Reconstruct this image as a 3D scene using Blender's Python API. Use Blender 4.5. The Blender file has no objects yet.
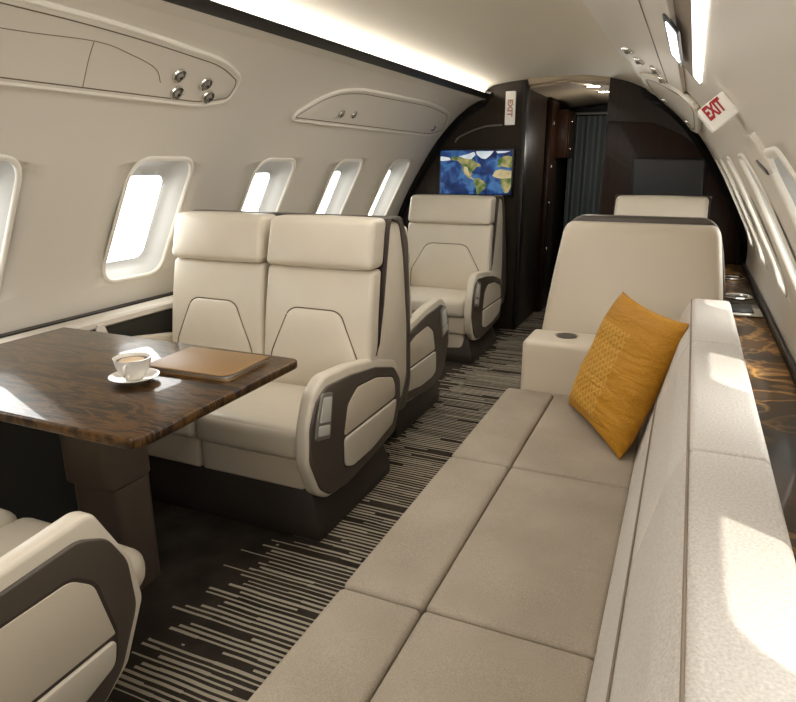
import bpy, bmesh, math, random
from mathutils import Vector, Matrix
random.seed(7)
sc = bpy.context.scene
COL = sc.collection

# ---------------------------------------------------------------- camera
F_PX, PITCH, YAW, EYE = 650.0, math.radians(16.1315), math.radians(23.698), 1.28
cam_d = bpy.data.cameras.new('camera')
cam = bpy.data.objects.new('camera', cam_d); COL.objects.link(cam)
cam_d.sensor_fit = 'HORIZONTAL'; cam_d.sensor_width = 36.0; cam_d.lens = F_PX / 796.0 * 36.0
cam_d.clip_start = 0.02
cam.location = (0, 0, EYE)
cam.rotation_euler = (math.pi/2 - PITCH, 0, YAW)
sc.camera = cam

# ---------------------------------------------------------------- world, sun, exposure
SKY = 7.0; SUN = 4.5; COVE = 22.0; EXPOSURE = 0.08
w = bpy.data.worlds.new('sky'); sc.world = w; w.use_nodes = True
w.node_tree.nodes['Background'].inputs[0].default_value = (1.0, 0.985, 0.96, 1)
w.node_tree.nodes['Background'].inputs[1].default_value = SKY
sun_d = bpy.data.lights.new('sun', 'SUN'); sun_d.energy = SUN; sun_d.angle = math.radians(1.2)
sun_d.color = (1, .95, .87)
sun = bpy.data.objects.new('sun', sun_d); COL.objects.link(sun)
sun.rotation_euler = Vector((-.44, .52, -.88)).to_track_quat('-Z', 'Y').to_euler()
sun.location = (3, 1, 4)
def area(name, loc, size, energy, color=(1, .975, .935), rot=(0, 0, 0), portal=False):
    d = bpy.data.lights.new(name, 'AREA'); d.shape = 'RECTANGLE'; d.size, d.size_y = size
    d.energy = energy; d.color = color
    o = bpy.data.objects.new(name, d); COL.objects.link(o); o.location = loc; o.rotation_euler = rot
    if portal: d.cycles.is_portal = True
    return o
# added area fill under the ceiling, with no lamp fixture
area('ceiling_fill_light', (-1.0, 1.9, 1.80), (.5, 4.2), 17)
area('aft_fill_light', (-.9, -.8, 1.5), (1.2, .5), 11, rot=(math.radians(55), 0, 0))  # added soft fill from behind the camera, no fixture
sc.view_settings.view_transform = 'Standard'; sc.view_settings.look = 'None'
sc.view_settings.exposure = EXPOSURE; sc.view_settings.gamma = 1
sc.view_settings.use_curve_mapping = False
sc.cycles.use_denoising = True
sc.cycles.max_bounces = 10; sc.cycles.diffuse_bounces = 6; sc.cycles.glossy_bounces = 5
sc.cycles.transparent_max_bounces = 10
sc.cycles.sample_clamp_indirect = 6; sc.cycles.caustics_reflective = False; sc.cycles.caustics_refractive = False

pd = bpy.data.lights.new('corridor_fill_light', 'POINT'); pd.energy = 4; pd.color = (1, .93, .82); pd.shadow_soft_size = .08  # added point fill to brighten the corridor, no fixture there
po_ = bpy.data.objects.new('corridor_fill_light', pd); COL.objects.link(po_); po_.location = (-.8, 5.7, 1.45)
# ---------------------------------------------------------------- materials
def srgb(c):
    c = c / 255.0
    return c / 12.92 if c <= .04045 else ((c + .055) / 1.055) ** 2.4
def rgb(r, g, b): return (srgb(r), srgb(g), srgb(b), 1)
class NT:
    def __init__(s, name):
        s.m = bpy.data.materials.new(name); s.m.use_nodes = True
        s.t = s.m.node_tree; s.n = s.t.nodes; s.b = s.n['Principled BSDF']
    def add(s, typ, **kw):
        n = s.n.new(typ)
        for k, v in kw.items():
            if k.startswith('i_'):
                key = k[2:]; key = int(key) if key.isdigit() else key.replace('_', ' ')
                n.inputs[key].default_value = v
            else: setattr(n, k, v)
        return n
    def link(s, a, b): s.t.links.new(a, b)
    def math(s, op, a, b=None, c=None, clamp=False):
        n = s.n.new('ShaderNodeMath'); n.operation = op; n.use_clamp = clamp
        for i, v in enumerate((a, b, c)):
            if v is None: continue
            if isinstance(v, (int, float)): n.inputs[i].default_value = v
            else: s.link(v, n.inputs[i])
        return n.outputs[0]
    def ramp(s, fac, stops):
        n = s.n.new('ShaderNodeValToRGB'); e = n.color_ramp.elements
        while len(e) > 1: e.remove(e[-1])
        e[0].position, e[0].color = stops[0]
        for p, c in stops[1:]:
            q = e.new(p); q.color = c
        s.link(fac, n.inputs[0]); return n.outputs[0]
    def bump(s, h, strength=.2, dist=.002):
        n = s.add('ShaderNodeBump'); n.inputs['Strength'].default_value = strength
        n.inputs['Distance'].default_value = dist
        s.link(h, n.inputs['Height']); s.link(n.outputs[0], s.b.inputs['Normal'])
def plain(name, col, rough=.5, metal=0.0, spec=.5, coat=0.0, emis=None, estr=0, bumpscale=None, bumpstr=.1, var=0):
    k = NT(name)
    k.b.inputs['Base Color'].default_value = col
    k.b.inputs['Roughness'].default_value = rough; k.b.inputs['Metallic'].default_value = metal
    k.b.inputs['Specular IOR Level'].default_value = spec; k.b.inputs['Coat Weight'].default_value = coat
    if emis: k.b.inputs['Emission Color'].default_value = emis; k.b.inputs['Emission Strength'].default_value = estr
    if bumpscale or var:
        tc = k.add('ShaderNodeTexCoord')
        nz = k.add('ShaderNodeTexNoise', i_Scale=bumpscale or 8.0, i_Detail=4.0)
        k.link(tc.outputs['Object'], nz.inputs['Vector'])
        if bumpscale: k.bump(nz.outputs['Fac'], bumpstr, .002)
        if var:
            n2 = k.add('ShaderNodeTexNoise', i_Scale=6.0, i_Detail=3.0); k.link(tc.outputs['Object'], n2.inputs['Vector'])
            lo = tuple(x * (1 - var) for x in col[:3]) + (1,); hi = tuple(min(1, x * (1 + var)) for x in col[:3]) + (1,)
            k.link(k.ramp(n2.outputs['Fac'], [(.3, lo), (.7, hi)]), k.b.inputs['Base Color'])
    return k.m
M = {}
M['wall'] = plain('cabin_wall_cream', rgb(216, 209, 197), .42, bumpscale=300, bumpstr=.03)
M['ceiling'] = plain('ceiling_cream', rgb(212, 203, 185), .6)
M['white'] = plain('window_white', rgb(186, 184, 178), .45)
M['leather'] = plain('cream_leather', rgb(214, 204, 186), .33, bumpscale=260, bumpstr=.12, var=.03)
M['leather2'] = plain('cream_leather_panel', rgb(206, 194, 174), .42, bumpscale=260, bumpstr=.12)
M['taupe'] = plain('taupe_trim', rgb(78, 69, 60), .38, bumpscale=400, bumpstr=.05)
M['piping'] = plain('dark_piping', rgb(60, 50, 42), .6)
M['rim'] = plain('panel_rim_white', rgb(232, 226, 214), .3)
M['faint'] = plain('faded_exit_red', rgb(198, 150, 138), .5)
M['seam_brown'] = plain('leather_seam_brown', rgb(104, 88, 70), .7)
M['seam'] = plain('sofa_seam', rgb(128, 114, 98), .8)
M['base'] = plain('seat_base_brown', rgb(56, 48, 41), .45)
M['dark'] = plain('dark_bulkhead_edge', rgb(22, 18, 15), .4)
M['black'] = plain('black_plastic', rgb(18, 16, 14), .35)
M['green'] = plain('dark_green_panel', rgb(46, 44, 36), .7)
M['chrome'] = plain('chrome', rgb(210, 208, 200), .15, metal=1.0)
M['button'] = plain('grey_button', rgb(196, 194, 186), .35)
M['silver'] = plain('control_panel_silver', rgb(140, 136, 128), .35, metal=.4)
M['china'] = plain('white_china', rgb(232, 228, 220), .12, coat=.5)
M['coffee'] = plain('coffee', rgb(60, 34, 16), .15)
M['foam'] = plain('coffee_foam', rgb(214, 186, 150), .5)
M['tan'] = plain('tan_leather', rgb(140, 108, 68), .4, bumpscale=200, bumpstr=.1, var=.05)
M['paper'] = plain('folder_edge', rgb(150, 146, 140), .4)
M['cove'] = plain('cove_light', (1, 1, 1, 1), .5, emis=(1, .96, .89, 1), estr=COVE)
M['strip'] = plain('strip_light', (1, 1, 1, 1), .5, emis=(1, .97, .90, 1), estr=2.2)
M['lamp'] = plain('reading_light', (1, 1, 1, 1), .5, emis=(1, 1, 1, 1), estr=4)
M['down'] = plain('downlight', (1, 1, 1, 1), .5, emis=(1, .95, .85, 1), estr=30)
M['red'] = plain('exit_red', rgb(176, 28, 34), .5)
M['signwhite'] = plain('sign_white', rgb(225, 220, 208), .4, emis=(1, .95, .88, 1), estr=.15)
M['pedestal'] = plain('pedestal_brown', rgb(84, 73, 63), .4)
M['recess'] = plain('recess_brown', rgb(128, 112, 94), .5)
M['corridor'] = plain('corridor_ceiling', rgb(176, 160, 136), .6)

k = NT('window_glass'); k.n.remove(k.b)
tr = k.add('ShaderNodeBsdfTransparent'); tr.inputs[0].default_value = (.97, .98, .98, 1)
gl = k.add('ShaderNodeBsdfGlossy'); gl.inputs['Roughness'].default_value = .05
fr = k.add('ShaderNodeLayerWeight'); fr.inputs['Blend'].default_value = .12
mx = k.add('ShaderNodeMixShader'); k.link(fr.outputs['Facing'], mx.inputs[0]); k.link(tr.outputs[0], mx.inputs[1]); k.link(gl.outputs[0], mx.inputs[2])
k.link(mx.outputs[0], k.n['Material Output'].inputs[0]); M['glass'] = k.m

# sofa fabric: fine weave
k = NT('sofa_fabric'); tc = k.add('ShaderNodeTexCoord')
nz = k.add('ShaderNodeTexNoise', i_Scale=420.0, i_Detail=2.0); k.link(tc.outputs['Object'], nz.inputs['Vector'])
n2 = k.add('ShaderNodeTexNoise', i_Scale=5.0, i_Detail=4.0); k.link(tc.outputs['Object'], n2.inputs['Vector'])
mxv = k.math('ADD', k.math('MULTIPLY', nz.outputs['Fac'], .6), k.math('MULTIPLY', n2.outputs['Fac'], .4))
k.link(k.ramp(mxv, [(.3, rgb(138, 128, 113)), (.7, rgb(176, 164, 147))]), k.b.inputs['Base Color'])
k.b.inputs['Roughness'].default_value = .75; k.b.inputs['Specular IOR Level'].default_value = .3; k.bump(nz.outputs['Fac'], .5, .0015); M['fabric'] = k.m
k = NT('sofa_back_fabric'); tc = k.add('ShaderNodeTexCoord')
nz = k.add('ShaderNodeTexNoise', i_Scale=260.0, i_Detail=3.0); k.link(tc.outputs['Object'], nz.inputs['Vector'])
k.link(k.ramp(nz.outputs['Fac'], [(.3, rgb(184, 176, 167)), (.7, rgb(210, 203, 194))]), k.b.inputs['Base Color'])
k.b.inputs['Roughness'].default_value = .6; k.bump(nz.outputs['Fac'], .6, .002); M['fabric_back'] = k.m

# walnut table
def wood(name, stops, stretch, scale, rough, coat, axis_rot=0.0, dist=3.0):
    k = NT(name); tc = k.add('ShaderNodeTexCoord'); mp = k.add('ShaderNodeMapping')
    mp.inputs['Scale'].default_value = stretch; mp.inputs['Rotation'].default_value = (0, 0, axis_rot)
    k.link(tc.outputs['Object'], mp.inputs['Vector'])
    n1 = k.add('ShaderNodeTexNoise', i_Scale=scale, i_Detail=8.0, i_Roughness=.62, i_Distortion=dist); k.link(mp.outputs[0], n1.inputs['Vector'])
    n2 = k.add('ShaderNodeTexNoise', i_Scale=scale*9, i_Detail=4.0); k.link(mp.outputs[0], n2.inputs['Vector'])
    f = k.math('ADD', k.math('MULTIPLY', n1.outputs['Fac'], .8), k.math('MULTIPLY', n2.outputs['Fac'], .2))
    k.link(k.ramp(f, stops), k.b.inputs['Base Color'])
    k.b.inputs['Roughness'].default_value = rough; k.b.inputs['Coat Weight'].default_value = coat
    k.b.inputs['Coat Roughness'].default_value = .02; k.b.inputs['Coat IOR'].default_value = 1.35; k.b.inputs['Specular IOR Level'].default_value = .15
    return k.m
M['walnut'] = wood('walnut_gloss', [(.36, rgb(16, 9, 4)), (.45, rgb(40, 25, 11)), (.53, rgb(92, 64, 32)), (.59, rgb(36, 22, 10)), (.68, rgb(80, 53, 25))], (1.0, 5.0, 1), 3.4, .3, .6, .15, 2.0)
M['mahogany'] = wood('mahogany_gloss', [(.3, rgb(20, 12, 8)), (.5, rgb(46, 27, 16)), (.7, rgb(28, 17, 10))], (6, 6, .6), 2.0, .35, .12)
M['ebony'] = wood('dark_oak_veneer', [(.3, rgb(36, 30, 25)), (.5, rgb(56, 47, 39)), (.7, rgb(42, 35, 29))], (30, 30, 1.0), 1.5, .4, .1)
# burl ledge: swirls and light streaks
k = NT('burl_gloss'); tc = k.add('ShaderNodeTexCoord')
n1 = k.add('ShaderNodeTexNoise', i_Scale=4.0, i_Detail=5.0, i_Roughness=.5, i_Distortion=1.6); k.link(tc.outputs['Object'], n1.inputs['Vector'])
n2 = k.add('ShaderNodeTexNoise', i_Scale=2.6, i_Detail=2.0); k.link(tc.outputs['Object'], n2.inputs['Vector'])
rid = k.math('ABSOLUTE', k.math('SUBTRACT', n1.outputs['Fac'], .5))
vein = k.math('MULTIPLY', k.math('SUBTRACT', 1.0, k.math('MULTIPLY', rid, 22.0), clamp=True), k.math('MULTIPLY', k.math('SUBTRACT', n2.outputs['Fac'], .38, clamp=True), 4.0, clamp=True), clamp=True)
basec = k.ramp(n2.outputs['Fac'], [(.35, rgb(28, 18, 7)), (.52, rgb(56, 37, 15)), (.65, rgb(104, 70, 30))])
mx = k.add('ShaderNodeMix', data_type='RGBA'); k.link(vein, mx.inputs['Factor']); k.link(basec, mx.inputs['A']); mx.inputs['B'].default_value = rgb(206, 154, 84)
k.link(mx.outputs['Result'], k.b.inputs['Base Color']); k.b.inputs['Roughness'].default_value = .35; k.b.inputs['Specular IOR Level'].default_value = .2; k.b.inputs['Coat Weight'].default_value = .15; k.b.inputs['Coat IOR'].default_value = 1.35; k.b.inputs['Coat Roughness'].default_value = .03
M['burl'] = k.m

# carpet with pale cross stripes on the aisle
k = NT('aisle_carpet'); tc = k.add('ShaderNodeTexCoord'); sp = k.add('ShaderNodeSeparateXYZ'); k.link(tc.outputs['Object'], sp.inputs[0])
X_, Y_ = sp.outputs[0], sp.outputs[1]
wob = k.add('ShaderNodeTexNoise', i_Scale=3.0, i_Detail=2.0); k.link(tc.outputs['Object'], wob.inputs['Vector'])
yw = k.math('ADD', k.math('MULTIPLY', Y_, 52.0), k.math('MULTIPLY', wob.outputs['Fac'], .9))
row = k.math('FLOOR', yw); frac = k.math('FRACT', yw)
def wn(*src):
    c = k.add('ShaderNodeCombineXYZ')
    for i, s_ in enumerate(src):
        if isinstance(s_, (int, float)): c.inputs[i].default_value = s_
        else: k.link(s_, c.inputs[i])
    n = k.add('ShaderNodeTexWhiteNoise', noise_dimensions='3D'); k.link(c.outputs[0], n.inputs[0]); return n.outputs[0]
r1 = wn(row, 1.0); r2 = wn(row, 2.0); r3 = wn(row, 3.0)
seg = k.math('FLOOR', k.math('ADD', k.math('MULTIPLY', X_, k.math('ADD', 2.2, k.math('MULTIPLY', r3, 3.0))), k.math('MULTIPLY', r2, 7.0)))
s1 = wn(row, seg, 5.0); s2 = wn(row, seg, 9.0)
width = k.math('ADD', .22, k.math('MULTIPLY', s1, .38))
line = k.math('LESS_THAN', k.math('ABSOLUTE', k.math('SUBTRACT', frac, k.math('ADD', .42, k.math('MULTIPLY', s2, .16)))), k.math('MULTIPLY', width, .5))
on = k.math('GREATER_THAN', s2, .10)
left = k.math('GREATER_THAN', X_, k.math('ADD', -1.30, k.math('MULTIPLY', r1, .17)))
mask = k.math('MULTIPLY', k.math('MULTIPLY', line, on), left)
pile = k.add('ShaderNodeTexNoise', i_Scale=700.0, i_Detail=2.0); k.link(tc.outputs['Object'], pile.inputs['Vector'])
patch = k.add('ShaderNodeTexNoise', i_Scale=7.0, i_Detail=4.0); k.link(tc.outputs['Object'], patch.inputs['Vector'])
dk = k.ramp(k.math('ADD', k.math('MULTIPLY', pile.outputs['Fac'], .4), k.math('MULTIPLY', patch.outputs['Fac'], .6)), [(.35, rgb(40, 35, 30)), (.65, rgb(70, 62, 54))])
lt = k.ramp(pile.outputs['Fac'], [(.3, rgb(158, 147, 129)), (.7, rgb(200, 189, 168))])
mx = k.add('ShaderNodeMix', data_type='RGBA'); k.link(mask, mx.inputs['Factor']); k.link(dk, mx.inputs['A']); k.link(lt, mx.inputs['B'])
k.link(mx.outputs['Result'], k.b.inputs['Base Color']); k.b.inputs['Roughness'].default_value = .95; k.b.inputs['Specular IOR Level'].default_value = .1
k.bump(k.math('ADD', pile.outputs['Fac'], k.math('MULTIPLY', mask, 1.2)), .5, .003); M['carpet'] = k.m

# pillow: ochre with a woven diamond panel
k = NT('ochre_pillow'); tc = k.add('ShaderNodeTexCoord'); sp = k.add('ShaderNodeSeparateXYZ'); k.link(tc.outputs['Object'], sp.inputs[0])
px, pz = sp.outputs[0], sp.outputs[2]
def lt_(a, b): return k.math('LESS_THAN', a, b)
inx = k.math('MULTIPLY', k.math('GREATER_THAN', px, -.19), lt_(px, .06)); inz = k.math('MULTIPLY', k.math('GREATER_THAN', pz, -.17), lt_(pz, .12))
panel = k.math('MULTIPLY', inx, inz)
u_ = k.math('FRACT', k.math('MULTIPLY', k.math('ADD', px, k.math('MULTIPLY', pz, .6)), 42.0)); v_ = k.math('FRACT', k.math('MULTIPLY', k.math('SUBTRACT', px, k.math('MULTIPLY', pz, 1.3)), 30.0))
ln = k.math('MAXIMUM', lt_(u_, .3), lt_(v_, .3))
wv = k.add('ShaderNodeTexNoise', i_Scale=260.0, i_Detail=2.0); k.link(tc.outputs['Object'], wv.inputs['Vector'])
wr = k.add('ShaderNodeTexNoise', i_Scale=7.0, i_Detail=3.0, i_Distortion=.6)
mp = k.add('ShaderNodeMapping'); mp.inputs['Scale'].default_value = (.6, 1, 3.0); k.link(tc.outputs['Object'], mp.inputs[0]); k.link(mp.outputs[0], wr.inputs['Vector'])
bc = k.ramp(wv.outputs['Fac'], [(.3, rgb(164, 110, 4)), (.7, rgb(188, 133, 12))])
mx = k.add('ShaderNodeMix', data_type='RGBA'); k.link(k.math('MULTIPLY', k.math('MULTIPLY', panel, ln), .55), mx.inputs['Factor']); k.link(bc, mx.inputs['A']); mx.inputs['B'].default_value = rgb(206, 164, 74)
k.link(mx.outputs['Result'], k.b.inputs['Base Color']); k.b.inputs['Roughness'].default_value = .7
k.bump(k.math('ADD', k.math('MULTIPLY', wv.outputs['Fac'], .15), k.math('ADD', k.math('MULTIPLY', wr.outputs['Fac'], 6.0), k.math('MULTIPLY', k.math('MULTIPLY', panel, ln), .25))), .7, .006); M['pillow'] = k.m
# curtain
k = NT('curtain_cloth'); k.b.inputs['Base Color'].default_value = rgb(104, 112, 112); k.b.inputs['Roughness'].default_value = .8; M['curtain'] = k.m
# screen ocean
k = NT('screen_ocean'); tc = k.add('ShaderNodeTexCoord'); n1 = k.add('ShaderNodeTexNoise', i_Scale=9.0, i_Detail=6.0, i_Distortion=1.0); k.link(tc.outputs['Object'], n1.inputs['Vector'])
c_ = k.ramp(n1.outputs['Fac'], [(.35, rgb(14, 30, 70)), (.5, rgb(28, 62, 120)), (.62, rgb(70, 120, 170))])
k.link(c_, k.b.inputs['Emission Color']); k.b.inputs['Emission Strength'].default_value = .75; k.b.inputs['Base Color'].default_value = (.01, .01, .02, 1); k.b.inputs['Roughness'].default_value = .2; M['ocean'] = k.m
def landmat(name, a, b):
    k = NT(name); tc = k.add('ShaderNodeTexCoord'); n1 = k.add('ShaderNodeTexNoise', i_Scale=14.0, i_Detail=4.0); k.link(tc.outputs['Object'], n1.inputs['Vector'])
    k.link(k.ramp(n1.outputs['Fac'], [(.4, a), (.6, b)]), k.b.inputs['Emission Color']); k.b.inputs['Emission Strength'].default_value = .75; k.b.inputs['Base Color'].default_value = (.01, .01, .01, 1)
    return k.m
M['land'] = landmat('screen_land', rgb(70, 104, 44), rgb(186, 170, 112)); M['sand'] = landmat('screen_sand', rgb(214, 196, 150), rgb(190, 170, 120)); M['ice'] = landmat('screen_ice', rgb(236, 240, 240), rgb(205, 218, 224))

# ---------------------------------------------------------------- mesh helpers
def finish(bm, name, mat, parent=None, smooth=35, loc=None):
    bmesh.ops.recalc_face_normals(bm, faces=bm.faces)
    for f in bm.faces: f.smooth = True
    a = math.radians(smooth)
    for e in bm.edges:
        if len(e.link_faces) == 2 and e.calc_face_angle(0) > a: e.smooth = False
    me = bpy.data.meshes.new(name); bm.to_mesh(me); bm.free()
    mats = mat if isinstance(mat, (list, tuple)) else [mat]
    for m_ in mats: me.materials.append(M[m_])
    o = bpy.data.objects.new(name, me); COL.objects.link(o)
    if parent: o.parent = parent
    return o
def tag(o, label=None, cat=None, group=None, kind=None):
    if label: o['label'] = label
    if cat: o['category'] = cat
    if group: o['group'] = group
    if kind: o['kind'] = kind
    return o
def empty(name, loc=(0, 0, 0), rz=0.0, label=None, cat=None, group=None, kind=None):
    o = bpy.data.objects.new(name, None); COL.objects.link(o); o.location = loc; o.rotation_euler = (0, 0, rz); o.empty_display_size = .1
    return tag(o, label, cat, group, kind)
def coords(h, r, n):
    k_ = 4; out = []
    for i in range(k_ + 1): out.append(-h + r * (1 - math.cos(i / k_ * math.pi / 2)))
    inner = [-h + r + (2 * h - 2 * r) * i / n for i in range(1, n)]
    return out + inner + [-v for v in reversed(out)]
def soft(bm, c, s, r, crown=(0, 0, 0), n=8, f=None, mi=0):
    """rounded box, optionally crowned and deformed"""
    h = [v / 2 for v in s]; r = min(r, min(h) * .98)
    cs = [coords(h[i], r, n) for i in range(3)]
    vd = {}
    def V(p):
        key = tuple(round(x, 6) for x in p)
        if key in vd: return vd[key]
        q = [max(-(h[i] - r), min(h[i] - r, p[i])) for i in range(3)]
        d = Vector([p[i] - q[i] for i in range(3)])
        if d.length > 1e-9: d = d.normalized() * r
        o = Vector(q) + d
        u = [min(1, abs(p[i]) / h[i]) for i in range(3)]
        g = [(1 - u[i] ** 2) for i in range(3)]
        o.x += crown[0] * math.copysign(1, p[0]) * g[1] * g[2] * (u[0] > .999)
        o.y += crown[1] * math.copysign(1, p[1]) * g[0] * g[2] * (u[1] > .999)
        o.z += crown[2] * math.copysign(1, p[2]) * g[0] * g[1] * (u[2] > .999)
        o += Vector(c)
        if f: o = Vector(f(o))
        vd[key] = bm.verts.new(o); return vd[key]
    for ax in range(3):
        a, b = [i for i in range(3) if i != ax]
        for sgn in (-1, 1):
            for i in range(len(cs[a]) - 1):
                for j in range(len(cs[b]) - 1):
                    quad = []
                    for (ii, jj) in ((i, j), (i + 1, j), (i + 1, j + 1), (i, j + 1)):
                        p = [0, 0, 0]; p[ax] = sgn * h[ax]; p[a] = cs[a][ii]; p[b] = cs[b][jj]; quad.append(V(p))
                    if len(set(quad)) == 4:
                        try: bm.faces.new(quad).material_index = mi
                        except ValueError: pass
def box(bm, x0, x1, y0, y1, z0, z1, bev=0.0, seg=2, mi=0):
    vs = [bm.verts.new((x, y, z)) for x in (x0, x1) for y in (y0, y1) for z in (z0, z1)]
    fs = [(0, 1, 3, 2), (4, 6, 7, 5), (0, 4, 5, 1), (2, 3, 7, 6), (0, 2, 6, 4), (1, 5, 7, 3)]
    faces = [bm.faces.new([vs[i] for i in q]) for q in fs]
    for f in faces: f.material_index = mi
    if bev:
        bmesh.ops.recalc_face_normals(bm, faces=faces)
        es = list({e for f in faces for e in f.edges}); bmesh.ops.bevel(bm, geom=es, offset=bev, segments=seg, profile=.5, affect='EDGES')
def rounded(pts, rad, n=5):
    """round the corners of a polygon; rad number or list"""
    out = []; N = len(pts)
    for i in range(N):
        p0, p, p1 = (Vector(pts[(i - 1) % N]), Vector(pts[i]), Vector(pts[(i + 1) % N]))
        r = rad[i] if isinstance(rad, (list, tuple)) else rad
        a, b = p0 - p, p1 - p; L = min(r, a.length * .48, b.length * .48)
        if L < 1e-5: out.append(tuple(p)); continue
        s, e = p + a.normalized() * L, p + b.normalized() * L
        for t_ in range(n + 1):
            t = t_ / n; out.append(tuple(s * (1 - t) ** 2 + p * 2 * t * (1 - t) + e * t * t))
    return out
def prism(bm, pts, a0, a1, axis='x', bev=0.0, seg=3, mi=0, both=True):
    """polygon pts in the plane across `axis`, extruded from a0 to a1. x: (y,z)  y: (x,z)  z: (x,y)"""
    def mk(p, a): return {'x': (a, p[0], p[1]), 'y': (p[0], a, p[1]), 'z': (p[0], p[1], a)}[axis]
    A = [bm.verts.new(mk(p, a0)) for p in pts]; B = [bm.verts.new(mk(p, a1)) for p in pts]
    fs = [bm.faces.new(A), bm.faces.new(list(reversed(B)))]
    n = len(pts); sides = [bm.faces.new((A[i], B[i], B[(i + 1) % n], A[(i + 1) % n])) for i in range(n)]
    for f in fs + sides: f.material_index = mi
    bmesh.ops.recalc_face_normals(bm, faces=fs + sides)
    if bev:
        es = list(fs[1].edges) + (list(fs[0].edges) if both else [])
        bmesh.ops.bevel(bm, geom=es, offset=bev, segments=seg, profile=.5, affect='EDGES')
def tube(bm, pts, r, n=8, closed=False, mi=0, cap=True):
    P = [Vector(p) for p in pts]; N = len(P); rings = []
    for i in range(N):
        t = (P[(i + 1) % N] - P[i - 1]) if closed else (P[min(i + 1, N - 1)] - P[max(i - 1, 0)])
        t = t.normalized() if t.length > 1e-9 else Vector((1, 0, 0))
        up = Vector((0, 0, 1)) if abs(t.z) < .9 else Vector((1, 0, 0))
        a = t.cross(up).normalized(); b = t.cross(a).normalized()
        rr = r[i] if isinstance(r, (list, tuple)) else r
        rings.append([bm.verts.new(P[i] + (a * math.cos(q) + b * math.sin(q)) * rr) for q in [2 * math.pi * j / n for j in range(n)]])
    for i in range(N if closed else N - 1):
        A, B = rings[i], rings[(i + 1) % N]
        for j in range(n):
            bm.faces.new((A[j], A[(j + 1) % n], B[(j + 1) % n], B[j])).material_index = mi
    if not closed and cap: bm.faces.new(rings[0]); bm.faces.new(list(reversed(rings[-1])))
def lathe(bm, prof, n=32, c=(0, 0, 0), mi=0, M4=None):
    rings = []
    for r, z in prof:
        if r < 1e-6: rings.append([bm.verts.new((c[0], c[1], c[2] + z))])
        else: rings.append([bm.verts.new((c[0] + r * math.cos(2 * math.pi * j / n), c[1] + r * math.sin(2 * math.pi * j / n), c[2] + z)) for j in range(n)])
    for A, B in zip(rings, rings[1:]):
        for j in range(n):
            q = [A[j % len(A)], A[(j + 1) % len(A)], B[(j + 1) % len(B)], B[j % len(B)]]
            q = [v for i, v in enumerate(q) if v not in q[:i]]
            if len(q) > 2: bm.faces.new(q).material_index = mi
    if M4: 
        for R in rings:
            for v in R: v.co = M4 @ v.co

# ---------------------------------------------------------------- cabin cross-section
XC = -0.915
TAB = [(1.12, 0), (1.19, .15), (1.25, .3), (1.29, .5), (1.305, .66), (1.295, .78), (1.26, .88), (1.205, 1.0), (1.135, 1.13), (1.05, 1.27), (.965, 1.4), (.885, 1.5), (.79, 1.6), (.68, 1.685), (.57, 1.745), (.555, 1.80), (.51, 1.86), (.40, 1.91), (.2, 1.94), (0, 1.95)]
def cat(P, t):
    i = max(0, min(len(P) - 2, int(t))); u = t - i
    p0 = P[max(i - 1, 0)]; p1 = P[i]; p2 = P[i + 1]; p3 = P[min(i + 2, len(P) - 1)]
    return tuple(.5 * ((2 * b) + (-a + c) * u + (2 * a - 5 * b + 4 * c - d) * u * u + (-a + 3 * b - 3 * c + d) * u ** 3) for a, b, c, d in zip(p0, p1, p2, p3))
FINE = [cat(TAB, i / 6) for i in range(6 * (len(TAB) - 1) + 1)]
def half(z):
    for (h0, z0), (h1, z1) in zip(FINE, FINE[1:]):
        if z0 <= z <= z1: return h0 + (h1 - h0) * (z - z0) / max(1e-9, z1 - z0)
    return FINE[-1][0]
def nrm(z):
    d = .01; z0, z1 = max(0, z - d), min(1.94, z + d)
    dh, dz = half(z1) - half(z0), z1 - z0; L = math.hypot(dh, dz)
    return (dz / L, -dh / L)            # outward (h, z)
def S(side, y, z, off=0.0):
    """point on the wall: side -1 left, +1 right; off > 0 goes outward"""
    nh, nz = nrm(z); return Vector((XC + side * (half(z) + nh * off), y, z + nz * off))
Y0, Y1 = -1.3, 5.0
WIN_Y = [-.30, .51, 1.32, 2.13, 2.94, 3.74, 4.53]; WZ = 1.045; WH = .245; WW = .17
def winring(side, yc, grow, off, n=40, gtop=0.0):
    hw, hh = WW + grow, WH + grow; r = .085 + grow
    pts = rounded([(-hw, -hh), (hw, -hh), (hw, hh), (-hw, hh)], r, 9)
    # keep thickness constant by measuring heights along z
    return [S(side, yc + p[0], WZ + p[1] - (gtop if p[1] > 0 else 0), off) for p in pts]
def loftrings(bm, rings, capa=False, capb=False):
    vs = [[bm.verts.new(p) for p in R] for R in rings]
    for A, B in zip(vs, vs[1:]):
        for j in range(len(A)):
            bm.faces.new((A[j], A[(j + 1) % len(A)], B[(j + 1) % len(A)], B[j]))
    if capa: bm.faces.new(vs[0])
    if capb: bm.faces.new(list(reversed(vs[-1])))

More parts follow.
